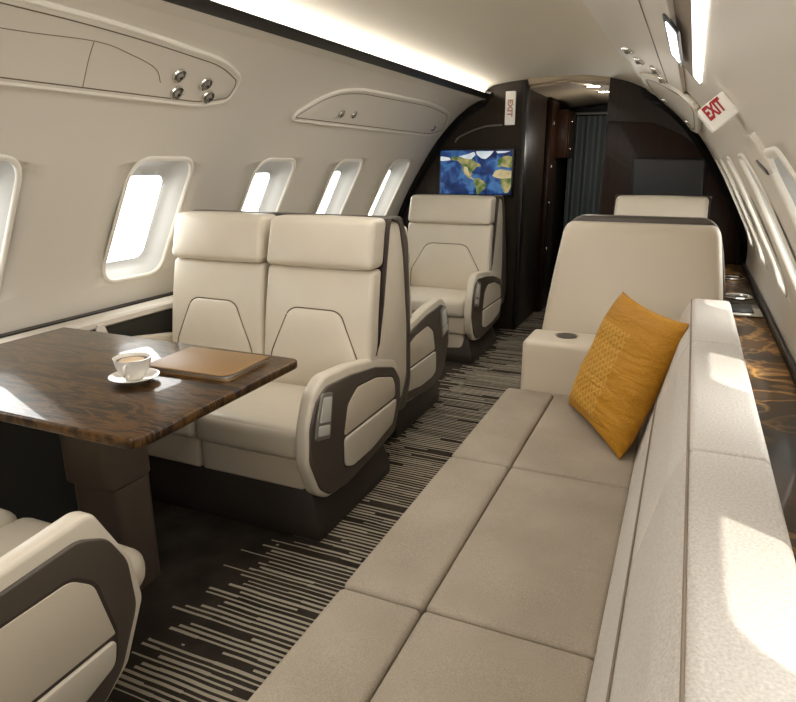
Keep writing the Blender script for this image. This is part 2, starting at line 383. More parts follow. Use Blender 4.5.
def side_wall(side, name):
    bm = bmesh.new(); ys = [Y0 + (Y1 + .02 - Y0) * i / 24 for i in range(25)]
    prof = FINE[::2] if FINE[::2][-1] == FINE[-1] else FINE[::2] + [FINE[-1]]
    ins, outs = [], []
    for h, z in prof:
        nh, nz = nrm(min(z, 1.9))
        if h < .02: nh, nz = 0, 1
        ins.append([bm.verts.new((XC + side * h, y, z)) for y in ys]); outs.append([bm.verts.new((XC + side * (h + nh * .09) , y, z + nz * .09)) for y in ys])
    n = len(prof)
    for G in (ins, outs):
        for i in range(n - 1):
            for j in range(len(ys) - 1): bm.faces.new((G[i][j], G[i][j + 1], G[i + 1][j + 1], G[i + 1][j]))
    for i in range(n - 1):
        for j in (0, len(ys) - 1): bm.faces.new((ins[i][j], ins[i + 1][j], outs[i + 1][j], outs[i][j]))
    for i in (0, n - 1):
        for j in range(len(ys) - 1): bm.faces.new((ins[i][j], ins[i][j + 1], outs[i][j + 1], outs[i][j]))
    wall = finish(bm, name, 'wall'); tag(wall, kind='structure')
    cb = bmesh.new()
    for yc in WIN_Y: loftrings(cb, [winring(side, yc, .004, -.03), winring(side, yc, .004, .13)], True, True)
    cut = finish(cb, 'cutter', 'wall')
    md = wall.modifiers.new('holes', 'BOOLEAN'); md.object = cut; md.operation = 'DIFFERENCE'; md.solver = 'EXACT'
    dg = bpy.context.evaluated_depsgraph_get(); me = bpy.data.meshes.new_from_object(wall.evaluated_get(dg))
    wall.modifiers.clear(); wall.data = me; bpy.data.objects.remove(cut)
    return wall
side_wall(-1, 'wall_left'); side_wall(1, 'wall_right')

# windows: moulded white reveal + rim + pane
wi = 0
for side in (-1, 1):
    for yc in WIN_Y:
        wi += 1
        root = empty('window_%d' % wi, S(side, yc, WZ - WH), 0, kind='structure'); inv = -Vector(root.location)
        def sh(R): return [p + inv for p in R]
        bm = bmesh.new()
        loftrings(bm, [sh(winring(side, yc, .003, .002)), sh(winring(side, yc, -.002, .012)), sh(winring(side, yc, -.012, .05, gtop=.02)), sh(winring(side, yc, -.022, .082, gtop=.05)), sh(winring(side, yc, -.034, .092, gtop=.075)), sh(winring(side, yc, .003, .094))])
        finish(bm, 'window_reveal', 'white', root, 60)
        bm = bmesh.new()
        loftrings(bm, [sh(winring(side, yc, .016, .0005)), sh(winring(side, yc, .013, -.004)), sh(winring(side, yc, .005, -.006)), sh(winring(side, yc, -.001, -.003)), sh(winring(side, yc, -.003, .008))])
        finish(bm, 'window_rim', 'rim', root, 60)
        bm = bmesh.new(); loftrings(bm, [sh(winring(side, yc, -.03, .088)), sh(winring(side, yc, -.03, .091))], True, True)
        finish(bm, 'window_pane', 'glass', root)
    # portals help the daylight through the openings
# floor, end walls
bm = bmesh.new(); box(bm, -2.3, .5, Y0 - .1, 7.3, -.06, 0); tag(finish(bm, 'floor', 'carpet'), kind='structure')
def section(x0=None, x1=None):
    L = [(XC - h, z) for h, z in FINE[::3]]; R = [(XC + h, z) for h, z in FINE[::3]]
    pts = R + list(reversed(L))
    if x0 is not None:      # right part
        zt = next(z for h, z in reversed(FINE) if XC + h >= x0)
        pts = [(x0, 0)] + [p for p in R if p[0] >= x0] + [(x0, zt)]
    if x1 is not None:
        zt = next(z for h, z in reversed(FINE) if XC - h <= x1)
        pts = [p for p in L if p[0] <= x1] + [(x1, zt), (x1, 0)]
    return pts
bm = bmesh.new(); prism(bm, section(), Y0 - .05, Y0 + .005, 'y'); tag(finish(bm, 'wall_aft', 'wall'), kind='structure')
# forward bulkhead, left and right leaf
def leaf(pts, name, mat):
    bm = bmesh.new(); prism(bm, pts, 5.0, 5.06, 'y'); return tag(finish(bm, name, mat), kind='structure')
leaf(section(x1=-1.17), 'wall_forward_left', 'ebony'); leaf(section(x0=-.60), 'wall_forward_right', 'ebony')
# header above the passage
bm = bmesh.new(); prism(bm, [(-1.17, 1.82), (-.9, 1.85), (-.60, 1.82), (-.60, 1.93), (-.915, 1.945), (-1.17, 1.93)], 5.0, 5.06, 'y'); tag(finish(bm, 'trim_1', 'corridor'), kind='structure')
# black edging that follows the arch
bm = bmesh.new()
for side, lim in ((-1, 1.79), (1, 1.79)):
    zs = [.1 + (lim - .1) * i / 30 for i in range(31)]
    A = [S(side, 4.955, z, -.001) for z in zs]; B = [S(side, 4.955, z, -.05) for z in zs]
    for i in range(30):
        q = []
        q = [A[i], A[i + 1], B[i + 1], B[i]]
        f0 = [bm.verts.new(p) for p in q]; f1 = [bm.verts.new(p + Vector((0, .04, 0))) for p in q]
        bm.faces.new(f0); bm.faces.new(list(reversed(f1)))
        for a in range(4): bm.faces.new((f0[a], f1[a], f1[(a + 1) % 4], f0[(a + 1) % 4]))
bmesh.ops.remove_doubles(bm, verts=bm.verts, dist=1e-5)
tag(finish(bm, 'trim_2', 'dark'), kind='structure')
bm = bmesh.new(); box(bm, -1.195, -1.165, 4.985, 5.075, 0, 1.845, .004); tag(finish(bm, 'trim_3', 'dark'), kind='structure')
# wood inset on the right leaf
bm = bmesh.new(); pts = [(-.585, .02), (.30, .02), (.335, .5), (.30, .9), (.20, 1.15), (.06, 1.34), (-.1, 1.46), (-.3, 1.545), (-.585, 1.56)]
prism(bm, pts, 4.985, 4.999, 'y', .004); tag(finish(bm, 'trim_4', 'mahogany'), kind='structure')
# corridor beyond the bulkhead
def sbox(name, mat, *a, **k_):
    bm = bmesh.new(); box(bm, *a, **k_); return tag(finish(bm, name, mat), kind='structure')
sbox('wall_corridor_left', 'ebony', -1.25, -1.17, 5.06, 7.2, 0, 1.9)
sbox('wall_corridor_right', 'mahogany', -.60, -.52, 5.06, 7.2, 0, 1.9)
sbox('wall_corridor_end', 'dark', -1.3, -.5, 7.15, 7.22, 0, 1.9)
bm = bmesh.new(); prism(bm, [(-1.17, 1.80), (-.885, 1.835), (-.6, 1.80), (-.6, 1.9), (-1.17, 1.9)], 5.06, 7.15, 'y'); tag(finish(bm, 'ceiling_corridor', 'corridor'), kind='structure')

# ceiling panel with cove
CE = [(-1.475, 1.795), (-1.43, 1.825), (-1.33, 1.845), (-1.15, 1.862), (-.915, 1.87), (-.68, 1.858), (-.48, 1.815), (-.345, 1.752)]
CP = [cat(CE, i / 4) for i in range(4 * (len(CE) - 1) + 1)]
bm = bmesh.new(); prism(bm, CP + [(x, z + .012) for x, z in reversed(CP)], Y0, 4.995, 'y'); tag(finish(bm, 'ceiling', 'ceiling'), kind='structure')
bm = bmesh.new(); prism(bm, [(-1.470, 1.734), (-1.424, 1.750), (-1.416, 1.760), (-1.428, 1.764), (-1.48, 1.748)], Y0, 4.99, 'y'); tag(finish(bm, 'trim_5', 'dark'), kind='structure')
bm = bmesh.new(); prism(bm, [(-1.53, 1.718), (-1.4715, 1.7335), (-1.482, 1.746), (-1.53, 1.735)], Y0, 4.99, 'y'); tag(finish(bm, 'trim_6', 'wall'), kind='structure')
bm = bmesh.new(); box(bm, -1.475, -1.455, Y0 + .05, 4.95, 1.762, 1.772, .002)
o = finish(bm, 'cove_light', 'cove'); tag(o, 'long warm strip light hidden in the cove above the dark left ceiling trim', 'light')

# ---------------------------------------------------------------- right overhead valance
def plate(side, outline, off0, off1, name, mat, parent=None, d=.006):
    """plate following the wall; outline is (y,z) convex"""
    bm = bmesh.new(); zs_ = [p[1] for p in outline]; zmin, zmax = min(zs_), max(zs_)
    inv = -Vector(parent.location) if parent else Vector()
    C_ = (sum(p[0] for p in outline) / len(outline), sum(zs_) / len(outline))
    def ring(k_, off): return [S(side, C_[0] + (p[0] - C_[0]) * k_, C_[1] + (p[1] - C_[1]) * k_, off) + inv for p in outline]
    def inset(e, off):
        out = []
        for p in outline:
            v = Vector((C_[0] - p[0], C_[1] - p[1])); L = v.length; v = v / L * e if L > e else v * 0
            out.append(S(side, p[0] + v.x, p[1] + v.y, off) + inv)
        return out
    vs = [inset(0, off0), inset(0, off1 + (off0 - off1) * .35), inset(d, off1)] + [ring(k_, off1) for k_ in (.85, .65, .45, .25, .08)]
    loftrings(bm, vs, False, True)
    return finish(bm, name, mat, parent, 50)
def outline_tube(side, outline, off, r, name, mat, parent=None, closed=True):
    bm = bmesh.new(); inv = -Vector(parent.location) if parent else Vector()
    tube(bm, [S(side, p[0], p[1], off) + inv for p in outline], r, 8, closed); return finish(bm, name, mat, parent)
def fix_on_wall(side, y, z, off=0.0):
    nh, nz = nrm(z); n = Vector((-side * nh, 0, -nz))      # inward normal
    return S(side, y, z, off), n
def vent(side, y, z, label, off=-.012, r=.028, group='round air outlets overhead', rz=0):
    p, n = fix_on_wall(side, y, z, off); o = empty('air_outlet', p, 0, label, 'air vent', group)
    o.rotation_euler = n.to_track_quat('Z', 'Y').to_euler()
    bm = bmesh.new(); lathe(bm, [(r, -.004), (r * 1.05, .003), (r * .95, .009), (r * .8, .008), (r * .74, .001)], 24); finish(bm, 'bezel_ring', 'chrome', o)
    bm = bmesh.new(); lathe(bm, [(0, .016), (r * .3, .0155), (r * .52, .011), (r * .6, .002), (r * .74, .0005)], 24); 
    finish(bm, 'nozzle', 'silver', o); 
    bm = bmesh.new(); lathe(bm, [(0, .0175), (r * .22, .017), (r * .26, .0145)], 16); finish(bm, 'nozzle_opening', 'black', o)
    return o

def groove(side, outline, off, parent, e=.014):
    C_ = (sum(p[0] for p in outline) / len(outline), sum(p[1] for p in outline) / len(outline)); out = []
    n = len(outline)
    for i, p in enumerate(outline):
        a, b = outline[i - 1], outline[(i + 1) % n]; t = Vector((b[0] - a[0], b[1] - a[1])); L = t.length or 1
        out.append((p[0] - t.y / L * e, p[1] + t.x / L * e))
    if abs(out[0][0] - C_[0]) > abs(outline[0][0] - C_[0]): out = [(2 * p[0] - o_[0], 2 * p[1] - o_[1]) for p, o_ in zip(outline, out)]
    outline_tube(side, out, off, .0026, 'panel_groove', 'seam_brown', parent)
# big left service panel (near)
Lp = rounded([(-.6, 1.502), (2.16, 1.50), (2.31, 1.53), (2.30, 1.61), (2.14, 1.65), (1.6, 1.68), (-.6, 1.70)], [.01, .25, .14, .14, .25, .4, .01], 10)
sp_ = empty('service_panel', S(-1, 1.6, 1.60), 0, 'long cream overhead service panel with rounded end, nearest on the left wall', 'panel')
plate(-1, Lp, 0, -.012, 'panel_face', 'wall', sp_); outline_tube(-1, Lp, -.006, .009, 'panel_rim', 'rim', sp_); groove(-1, Lp, -.011, sp_)
bm = bmesh.new(); inv = -Vector(sp_.location)
for pts in ([(1.60, 1.515), (1.58, 1.57), (1.555, 1.632)], [(.9, 1.62), (1.29, 1.623), (1.56, 1.634), (1.70, 1.621), (1.84, 1.596), (1.90, 1.558)]):
    q = [cat([list(a) for a in pts], i / 5) for i in range(5 * (len(pts) - 1) + 1)]
    tube(bm, [S(-1, a[0], a[1], -.0115) + inv for a in q], .0018, 6)
finish(bm, 'hatch_seam', 'seam', sp_)
for i, (y, z, wd) in enumerate([(1.962, 1.588, 'upper near'), (1.998, 1.536, 'lower near'), (2.116, 1.576, 'upper far'), (2.170, 1.536, 'lower far')]):
    vent(-1, y, z, 'chrome round air outlet, %s one of four on the long left overhead panel' % wd, group='air outlets on the long left overhead panel')
# second left panel
Lq = rounded([(2.84, 1.485), (4.7, 1.478), (4.9, 1.52), (4.75, 1.63), (4.3, 1.662), (3.25, 1.655), (3.02, 1.625), (2.84, 1.515)], [.05, .1, .06, .1, .3, .2, .15, .04], 6)
sp2 = empty('service_panel', S(-1, 3.8, 1.57), 0, 'small cream overhead service panel on left wall beyond the long one', 'panel')
plate(-1, Lq, 0, -.012, 'panel_face', 'wall', sp2); outline_tube(-1, Lq, -.006, .009, 'panel_rim', 'rim', sp2); groove(-1, Lq, -.011, sp2)
for y, z, wd in [(3.245, 1.543, 'left'), (3.38, 1.546, 'right')]:
    vent(-1, y, z, 'chrome air outlet, %s of the near pair on the small left overhead panel' % wd, r=.022, group='air outlets on the small left overhead panel')
vent(-1, 4.65, 1.53, 'single chrome air outlet at the far end of the small left overhead panel', r=.024, group='air outlets on the small left overhead panel')

# right valance
V0 = [(Y0 + .02, 1.555), (3.0, 1.555), (3.0, 1.755), (Y0 + .02, 1.755)]
def wallbox(side, y0, y1, z0, z1, off0, off1, name, mat, parent=None, nz=8, bev=0):
    bm = bmesh.new(); inv = -Vector(parent.location) if parent else Vector()
    rings = []
    for y in (y0, y1):
        zz = [z0 + (z1 - z0) * i / nz for i in range(nz + 1)]
        rings.append([S(side, y, z, off0) + inv for z in zz] + [S(side, y, z, off1) + inv for z in reversed(zz)])
    loftrings(bm, rings, True, True); return finish(bm, name, mat, parent)
va = empty('overhead_valance', S(1, 1.5, 1.65), 0, 'cream overhead valance along the right side of the ceiling', 'panel')
wallbox(1, Y0 + .02, 3.2, 1.532, 1.745, -.001, -.014, 'valance_panel', 'wall', va)
bm = bmesh.new(); inv = -Vector(va.location); tube(bm, [S(1, y, 1.604, -.0145) + inv for y in (Y0 + .05, 1.0, 2.6, 3.1)], .0015, 6); finish(bm, 'valance_seam', 'taupe', va)
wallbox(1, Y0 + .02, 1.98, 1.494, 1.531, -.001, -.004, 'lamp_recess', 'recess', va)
# reading lamp
rl = empty('reading_lamp', S(1, 1.6, 1.535, -.014), 0, 'white glowing oblong reading lamp in dark bezel on the right overhead valance', 'lamp')
po = rounded([(1.34, 1.512), (1.83, 1.512), (1.83, 1.545), (1.34, 1.545)], .02, 6); pi_ = rounded([(1.38, 1.517), (1.78, 1.517), (1.78, 1.539), (1.38, 1.539)], .012, 6)
plate(1, po, -.013, -.0175, 'bezel', 'black', rl, d=.001); plate(1, pi_, -.017, -.0190, 'lamp_lens', 'lamp', rl, d=.0005)
# long strip light
st = empty('strip_light', S(1, 1.0, 1.48), 0, 'long bright linear strip light on the right wall under the valance', 'light')
wallbox(1, Y0 + .05, 1.90, 1.473, 1.4935, -.001, -.006, 'light_diffuser', 'strip', st); wallbox(1, 1.90, 1.93, 1.473, 1.4935, -.001, -.006, 'end_cap', 'button', st)
for i, (y, z) in enumerate([(2.80, 1.706), (2.98, 1.690), (2.88, 1.638), (3.06, 1.622)]):
    vent(1, y, z, 'chrome air outlet on the right valance, %s from the near end' % ['first', 'second', 'third', 'fourth'][i], off=-.014, r=.026, group='air outlets on the right valance')
Rq = rounded([(3.45, 1.67), (2.78, 1.54), (2.60, 1.475), (2.9, 1.46), (4.2, 1.455), (4.88, 1.50), (4.88, 1.66), (4.3, 1.72), (3.7, 1.72)], [.1, .2, .08, .1, .2, .1, .1, .2, .1], 5)
sp3 = empty('service_panel', S(1, 4.1, 1.63), 0, 'cream overhead service panel with bright rim on the right, near the forward bulkhead', 'panel')
plate(1, Rq, 0, -.02, 'panel_face', 'wall', sp3); outline_tube(1, Rq, -.012, .011, 'panel_rim', 'rim', sp3); groove(1, Rq, -.019, sp3, .018)
vent(1, 4.4, 1.655, 'chrome air outlet on the far right overhead service panel, near its middle', off=-.02, r=.024, group='air outlets on the far right panel')
vent(1, 4.3, 1.52, 'chrome air outlet on the far right overhead service panel, at its far lower end', off=-.02, r=.024, group='air outlets on the far right panel')

# exit signs
def text_mesh(s, size, mat, parent, name, loc, rot, ext=.001, sx=1.0):
    cu = bpy.data.curves.new('t', 'FONT'); cu.body = s; cu.size = size; cu.extrude = ext; cu.align_x = 'CENTER'; cu.align_y = 'CENTER'; cu.offset = size * .045
    t = bpy.data.objects.new('t', cu); COL.objects.link(t); dg = bpy.context.evaluated_depsgraph_get()
    me = bpy.data.meshes.new_from_object(t.evaluated_get(dg)); bpy.data.objects.remove(t)
    me.materials.clear(); me.materials.append(M[mat]); o = bpy.data.objects.new(name, me); COL.objects.link(o); o.parent = parent; o.location = loc; o.rotation_euler = rot; o.scale = (sx, 1, 1); return o
ex = empty('exit_sign', (.026, 1.5, 1.385), 0, 'white box sign with red EXIT letters, tilted on the right wall', 'sign')
ang = math.radians(42)
def R2(x, z): return (x * math.cos(ang) - z * math.sin(ang), x * math.sin(ang) + z * math.cos(ang))
bm = bmesh.new(); prism(bm, [R2(*p) for p in rounded([(-.030, -.034), (.026, -.034), (.026, .018), (-.030, .018)], .005, 3)], 0, .10, 'y', .003); finish(bm, 'sign_box', 'signwhite', ex)
text_mesh('EXIT', .040, 'red', ex, 'sign_lettering', (-.003, -.0012, -.004), (math.pi/2, -ang, 0), sx=.42)
ex2 = empty('exit_sign', (-1.265, 4.90, 1.66), 0, 'upright white EXIT sign with faint red letters hanging before the left bulkhead', 'sign')
bm = bmesh.new(); box(bm, -.036, .036, -.012, .012, -.115, .115, .005); finish(bm, 'sign_box', 'signwhite', ex2)
text_mesh('EXIT', .05, 'faint', ex2, 'sign_lettering', (0, -.0135, 0), (math.pi/2, math.pi/2, 0), sx=1.15)
bm = bmesh.new(); box(bm, -.012, .012, .010, .105, -.02, .02, .003); finish(bm, 'sign_bracket', 'signwhite', ex2)
# small latch housing on right wall
lh = empty('wall_latch', S(1, 1.5, 1.31), 0, 'small cream latch housing with a dark slot on the right wall below the exit sign', 'latch')
plate(1, rounded([(1.38, 1.262), (1.62, 1.31), (1.62, 1.335), (1.40, 1.335)], .02, 4), 0, -.010, 'housing', 'wall', lh)
plate(1, rounded([(1.46, 1.262), (1.56, 1.282), (1.56, 1.292), (1.46, 1.272)], .004, 3), -.008, -.0115, 'slot', 'black', lh)

# ---------------------------------------------------------------- bulkhead fittings
mo = empty('wall_monitor', (-1.53, 4.955, 1.21), 0, 'flat monitor showing a blue world map on the dark left bulkhead', 'monitor')
bm = bmesh.new(); box(bm, -.295, .295, 0, .035, -.175, .175, .006); finish(bm, 'bezel', 'black', mo)
bm = bmesh.new(); box(bm, -.282, .282, -.003, .002, -.160, .162); finish(bm, 'screen', 'ocean', mo)
def land(name, mat, polys, dy):
    for P_ in polys:
        bm = bmesh.new(); q = [(-.282 + .564 * x, .162 - .322 * y) for x, y in P_]; prism(bm, rounded(q, .006, 2), dy, dy + .0015, 'y'); finish(bm, name, mat, mo)
NA = [(.14, .16), (.22, .13), (.3, .17), (.4, .16), (.47, .2), (.50, .27), (.56, .30), (.58, .36), (.52, .37), (.49, .44), (.45, .50), (.47, .56), (.43, .54), (.40, .50), (.40, .58), (.46, .62), (.50, .66), (.47, .67), (.40, .62), (.35, .54), (.32, .44), (.31, .33), (.25, .24), (.17, .22)]
SA = [(.50, .64), (.56, .63), (.62, .70), (.67, .77), (.64, .88), (.60, .93), (.57, 1.0), (.53, 1.0), (.52, .86), (.48, .75)]
AF = [(.78, .46), (.86, .42), (.93, .45), (1.0, .46), (1.0, .80), (.97, .95), (.92, .97), (.88, .84), (.87, .70), (.80, .68), (.74, .60), (.75, .52)]
EU = [(.80, .38), (.82, .30), (.80, .22), (.88, .14), (.95, .12), (1.0, .15), (1.0, .40), (.92, .38), (.86, .36)]
land('map_land', 'land', [NA, SA, EU, [(.84, .62), (1.0, .6), (1.0, .82), (.97, .95), (.92, .97), (.88, .84)]], -.0045)
land('map_desert', 'sand', [[(.78, .46), (.86, .42), (.93, .45), (1.0, .46), (1.0, .62), (.87, .64), (.80, .62), (.74, .58)], [(.34, .36), (.39, .38), (.41, .50), (.46, .60), (.40, .58), (.34, .48)]], -.0052)
land('map_ice', 'ice', [[(0, .13), (.13, .16), (.15, .22), (.05, .24), (0, .24)], [(.50, .02), (.75, .02), (.70, .12), (.64, .20), (.58, .18), (.52, .10)], [(.26, .13), (.36, .10), (.48, .03), (.50, .10), (.44, .2), (.34, .18)], [(.78, .02), (.98, .02), (.9, .06), (.8, .07)]], -.0052)
bm = bmesh.new(); box(bm, .16, .22, -.003, .001, -.171, -.164); finish(bm, 'maker_mark', 'silver', mo)
bh = empty('bulkhead_highlight', (-1.5, 4.97, 1.5), 0, 'painted-in highlight as a slim curved pale rail high on the dark left bulkhead', 'arc')  # tube stands in for a curved highlight reflected on the bulkhead
bm = bmesh.new(); q = [(-.20, -.07), (-.19, -.045), (-.15, -.02), (-.05, .02), (.05, .045), (.16, .05)]
tube(bm, [(a[0], 0, a[1]) for a in [cat(q, i / 4) for i in range(21)]], .006, 8); tube(bm, [(-.19, 0, -.045), (-.19, .03, -.045)], .005, 6); tube(bm, [(.13, 0, .05), (.13, .03, .05)], .005, 6); finish(bm, 'arc', 'silver', bh)
# dark monitor-like shape on right bulkhead
m2 = empty('wall_monitor', (-.16, 4.955, 1.17), 0, 'dark monitor-like panel on the mahogany right bulkhead', 'monitor')
bm = bmesh.new(); box(bm, -.23, .23, 0, .03, -.14, .14, .006); finish(bm, 'bezel', 'black', m2)
bm = bmesh.new(); box(bm, -.215, .215, -.003, .002, -.125, .125); finish(bm, 'screen', 'black', m2)

# corridor fittings
for x, y, wd in [(-.728, 5.06 + .1, 'nearer'), (-.70, 5.56, 'farther')]:
    d = empty('downlight', (x, y, 1.811), 0, 'round recessed downlight in the corridor ceiling, the %s of two' % wd, 'light', 'corridor downlights')
    bm = bmesh.new(); lathe(bm, [(.062, .004), (.062, -.004), (.052, -.006), (.048, 0)], 28); finish(bm, 'trim_ring', 'chrome', d)
    bm = bmesh.new(); lathe(bm, [(0, -.003), (.048, -.003), (.048, .002)], 28); finish(bm, 'lamp_lens', 'down', d)
bm = bmesh.new(); N = 120; A = []; B = []
for i in range(N + 1):
    x = -1.12 + .50 * i / N; y = 6.60 + .036 * math.sin(i / N * 2 * math.pi * 5) + .008 * math.sin(i * .31)
    A.append((x, y)); B.append((x, y + .006))
prism(bm, A + list(reversed(B)), .04, 1.70, 'z')
cu = empty('corridor_curtain', (0, 0, 0), 0, 'blue-grey pleated curtain closing the corridor beyond the bulkheads', 'curtain'); finish(bm, 'cloth', 'curtain', cu, 60)
bm = bmesh.new(); tube(bm, [(-1.16, 6.62, 1.725), (-.62, 6.62, 1.725)], .012, 10); finish(bm, 'curtain_rail', 'silver', cu)
cb = empty('overhead_cabinet', (-1.13, 6.1, 1.45), 0, 'small mahogany cabinet hung high on the corridor left wall', 'cabinet')
bm = bmesh.new(); box(bm, -.04, .10, -.14, .22, -.13, .27, .008); finish(bm, 'body', 'mahogany', cb)
bm = bmesh.new(); box(bm, .1005, .112, -.12, .20, -.11, .25, .003); finish(bm, 'door', 'mahogany', cb)
for z in (-.05, .17):
    bm = bmesh.new(); soft(bm, (.118, -.07, z), (.014, .014, .014), .006, n=2); finish(bm, 'knob', 'chrome', cb)
dr = empty('door_1', (-1.17, 5.72, 0), 0, kind='structure')
bm = bmesh.new(); box(bm, 0, .05, 0, .30, .0, 1.78, .006); finish(bm, 'door_leaf', 'mahogany', dr)
for z in (.55, .95, 1.25, 1.6):
    bm = bmesh.new(); soft(bm, (.058, .05, z), (.016, .016, .03), .006, n=2); finish(bm, 'door_latch', 'chrome', dr)

# ---------------------------------------------------------------- side ledges
ll = empty('side_ledge', (-2.15, 1.5, 0), 0, 'cream-topped side ledge with dark panel below along the left wall', 'ledge')
bm = bmesh.new(); prism(bm, [(.045, .645), (.065, .655), (.065, .675), (.055, .684), (-.065, .684), (-.065, .645)], Y0 - 1.5 + .01, 4.9 - 1.5, 'y', .003); finish(bm, 'ledge_top', 'wall', ll)
bm = bmesh.new(); prism(bm, [(.13, .002), (.065, .15), (.04, .32), (.04, .644), (-.06, .644), (-.06, .3), (-.02, .15), (.05, .002)], Y0 - 1.5 + .01, 4.9 - 1.5, 'y'); finish(bm, 'ledge_panel', 'green', ll)
bm = bmesh.new(); prism(bm, [(.28, .625), (.34, .625), (.325, .668), (.295, .668)], .066, .078, 'x', .003); finish(bm, 'table_latch', 'wall', ll)
bm = bmesh.new(); box(bm, -.066, -.03, Y0 - 1.5 + .02, 4.9 - 1.5, .684, .690); finish(bm, 'shadow_strip', 'dark', ll)  # solid dark strip painted as the shadow line where ledge meets wall

rl_ = empty('side_ledge', (.28, 1.5, 0), 0, 'glossy burl wood side ledge between the sofa back and right wall', 'ledge')
bm = bmesh.new(); box(bm, -.105, .085, Y0 - 1.5 + .01, 4.97 - 1.5, .585, .615, .004); finish(bm, 'ledge_top', 'burl', rl_)
bm = bmesh.new(); box(bm, -.10, .02, Y0 - 1.5 + .01, 4.97 - 1.5, .02, .584); finish(bm, 'ledge_panel', 'ebony', rl_)
bm = bmesh.new(); box(bm, .0855, .099, Y0 - 1.5 + .01, 4.97 - 1.5, .59, .637, .003); finish(bm, 'wall_gap_strip', 'dark', rl_)  # dark strip stands in for the shaded gap beside the wall
for (y, wd, sz, nm) in [(3.36, 'nearest', .26, 'ledge_control_tray'), (3.72, 'middle', .18, 'ledge_cup_holder'), (4.35, 'farthest', .18, 'ledge_cup_holder')]:
    t = empty(nm, (.275, y, .615), 0, 'chrome %s set in the burl ledge, %s of three fittings by the right wall' % ('control tray' if 'tray' in nm else 'cup holder', wd), 'fitting')
    if 'tray' in nm:
        bm = bmesh.new(); box(bm, -.095, .08, -sz / 2, sz / 2, 0, .012, .004); finish(bm, 'frame', 'chrome', t)
        bm = bmesh.new(); box(bm, -.065, .045, -sz / 2 + .04, sz / 2 - .04, .0125, .016, .001); finish(bm, 'display', 'black', t)
        bm = bmesh.new(); box(bm, -.085, -.072, -sz / 2 + .04, sz / 2 - .04, .0125, .018, .002); finish(bm, 'button_row', 'button', t)
    else:
        bm = bmesh.new(); lathe(bm, [(.074, 0), (.076, .006), (.07, .010), (.058, .009), (.055, .002)], 28); finish(bm, 'ring', 'chrome', t)
        bm = bmesh.new(); lathe(bm, [(0, .001), (.055, .001), (.057, .004)], 28); finish(bm, 'well', 'black', t)

# ---------------------------------------------------------------- club seats
ARM = [(.005, .20), (-.048, .33), (-.038, .45), (.008, .555), (.08, .598), (.27, .585), (.47, .553), (.66, .50), (.725, .42), (.725, .30), (.665, .175), (.43, .15), (.21, .132), (.07, .15)]
FRAME = [(.025, .207), (-.034, .33), (-.025, .45), (.018, .528), (.085, .562), (.27, .55), (.47, .52), (.64, .47), (.70, .40), (.70, .30), (.645, .185), (.43, .16), (.21, .142), (.085, .16)]
def armrest(parent, x_out, sgn, th, detail=True, ins=None):
    """sgn: +1 when the outer face looks to +x. x_out is the outer face"""
    A_ = [(0, .20), (-.062, .33), (-.045, .44), (.035, .592), (.06, .602)] + ARM[5:] if ins else ARM
    o = finish_pr(A_, x_out - sgn * th, x_out, 'armrest', 'leather', parent, .012, sm=.012 if ins else .03)
    if detail:
        fr_ = finish_pr(FRAME, x_out - sgn * .01, x_out + sgn * .008, 'side_frame', 'taupe', o, .005, sm=.02)
        e = x_out + sgn * .008
        # recessed leather field and the diagonal pocket flap
        I = ins or [(.19, .225), (.19, .34), (.225, .45), (.30, .492), (.46, .480), (.615, .435), (.640, .39), (.638, .315), (.60, .235), (.40, .205), (.24, .205)]
        def zcut(P_, zc, up):
            out = []
            for a, b in zip(P_, P_[1:] + P_[:1]):
                ka, kb = (a[1] >= zc) == up, (b[1] >= zc) == up
                if ka: out.append(a)
                if ka != kb: t = (zc - a[1]) / (b[1] - a[1]); out.append((a[0] + (b[0] - a[0]) * t, zc))
            return out
        cx_, cz_ = sum(p[0] for p in I) / len(I), sum(p[1] for p in I) / len(I)
        pip = [(cx_ + (p[0] - cx_) * 1.03, cz_ + (p[1] - cz_) * 1.045) for p in I]
        finish_pr(pip, e - sgn * .006, e + sgn * .0012, 'inset_seam', 'piping', o, .0, sm=.02)
        zc = .335 if ins is None else .30
        finish_pr(zcut(I, zc + .006, True), e - sgn * .004, e + sgn * .003, 'inset_panel', 'leather2', o, .002, sm=.018)
        finish_pr(zcut(I, zc - .003, False), e - sgn * .004, e + sgn * .010, 'pocket_flap', 'leather', o, .004, sm=.018)
        if ins: return o
        cp = finish_pr([(-.008, .40), (.088, .375), (.115, .535), (.045, .550), (.008, .47)], e - sgn * .004, e + sgn * .006, 'control_panel', 'silver', o, .003, sm=.012)
        bt = finish_pr([(.018, .455), (.086, .438), (.102, .523), (.050, .535)], e + sgn * .004, e + sgn * .0095, 'control_button', 'button', o, .002, sm=.008)
        b2 = finish_pr([(.006, .412), (.076, .393), (.083, .428), (.014, .446)], e + sgn * .004, e + sgn * .0095, 'control_button', 'button', o, .002, sm=.008)
    return o
def finish_pr(pts, a, b, name, mat, parent, bev=.006, sm=.02, axis='x'):
    bm = bmesh.new(); prism(bm, rounded(pts, sm, 4), min(a, b), max(a, b), axis, bev); return finish(bm, name, mat, parent, 40)

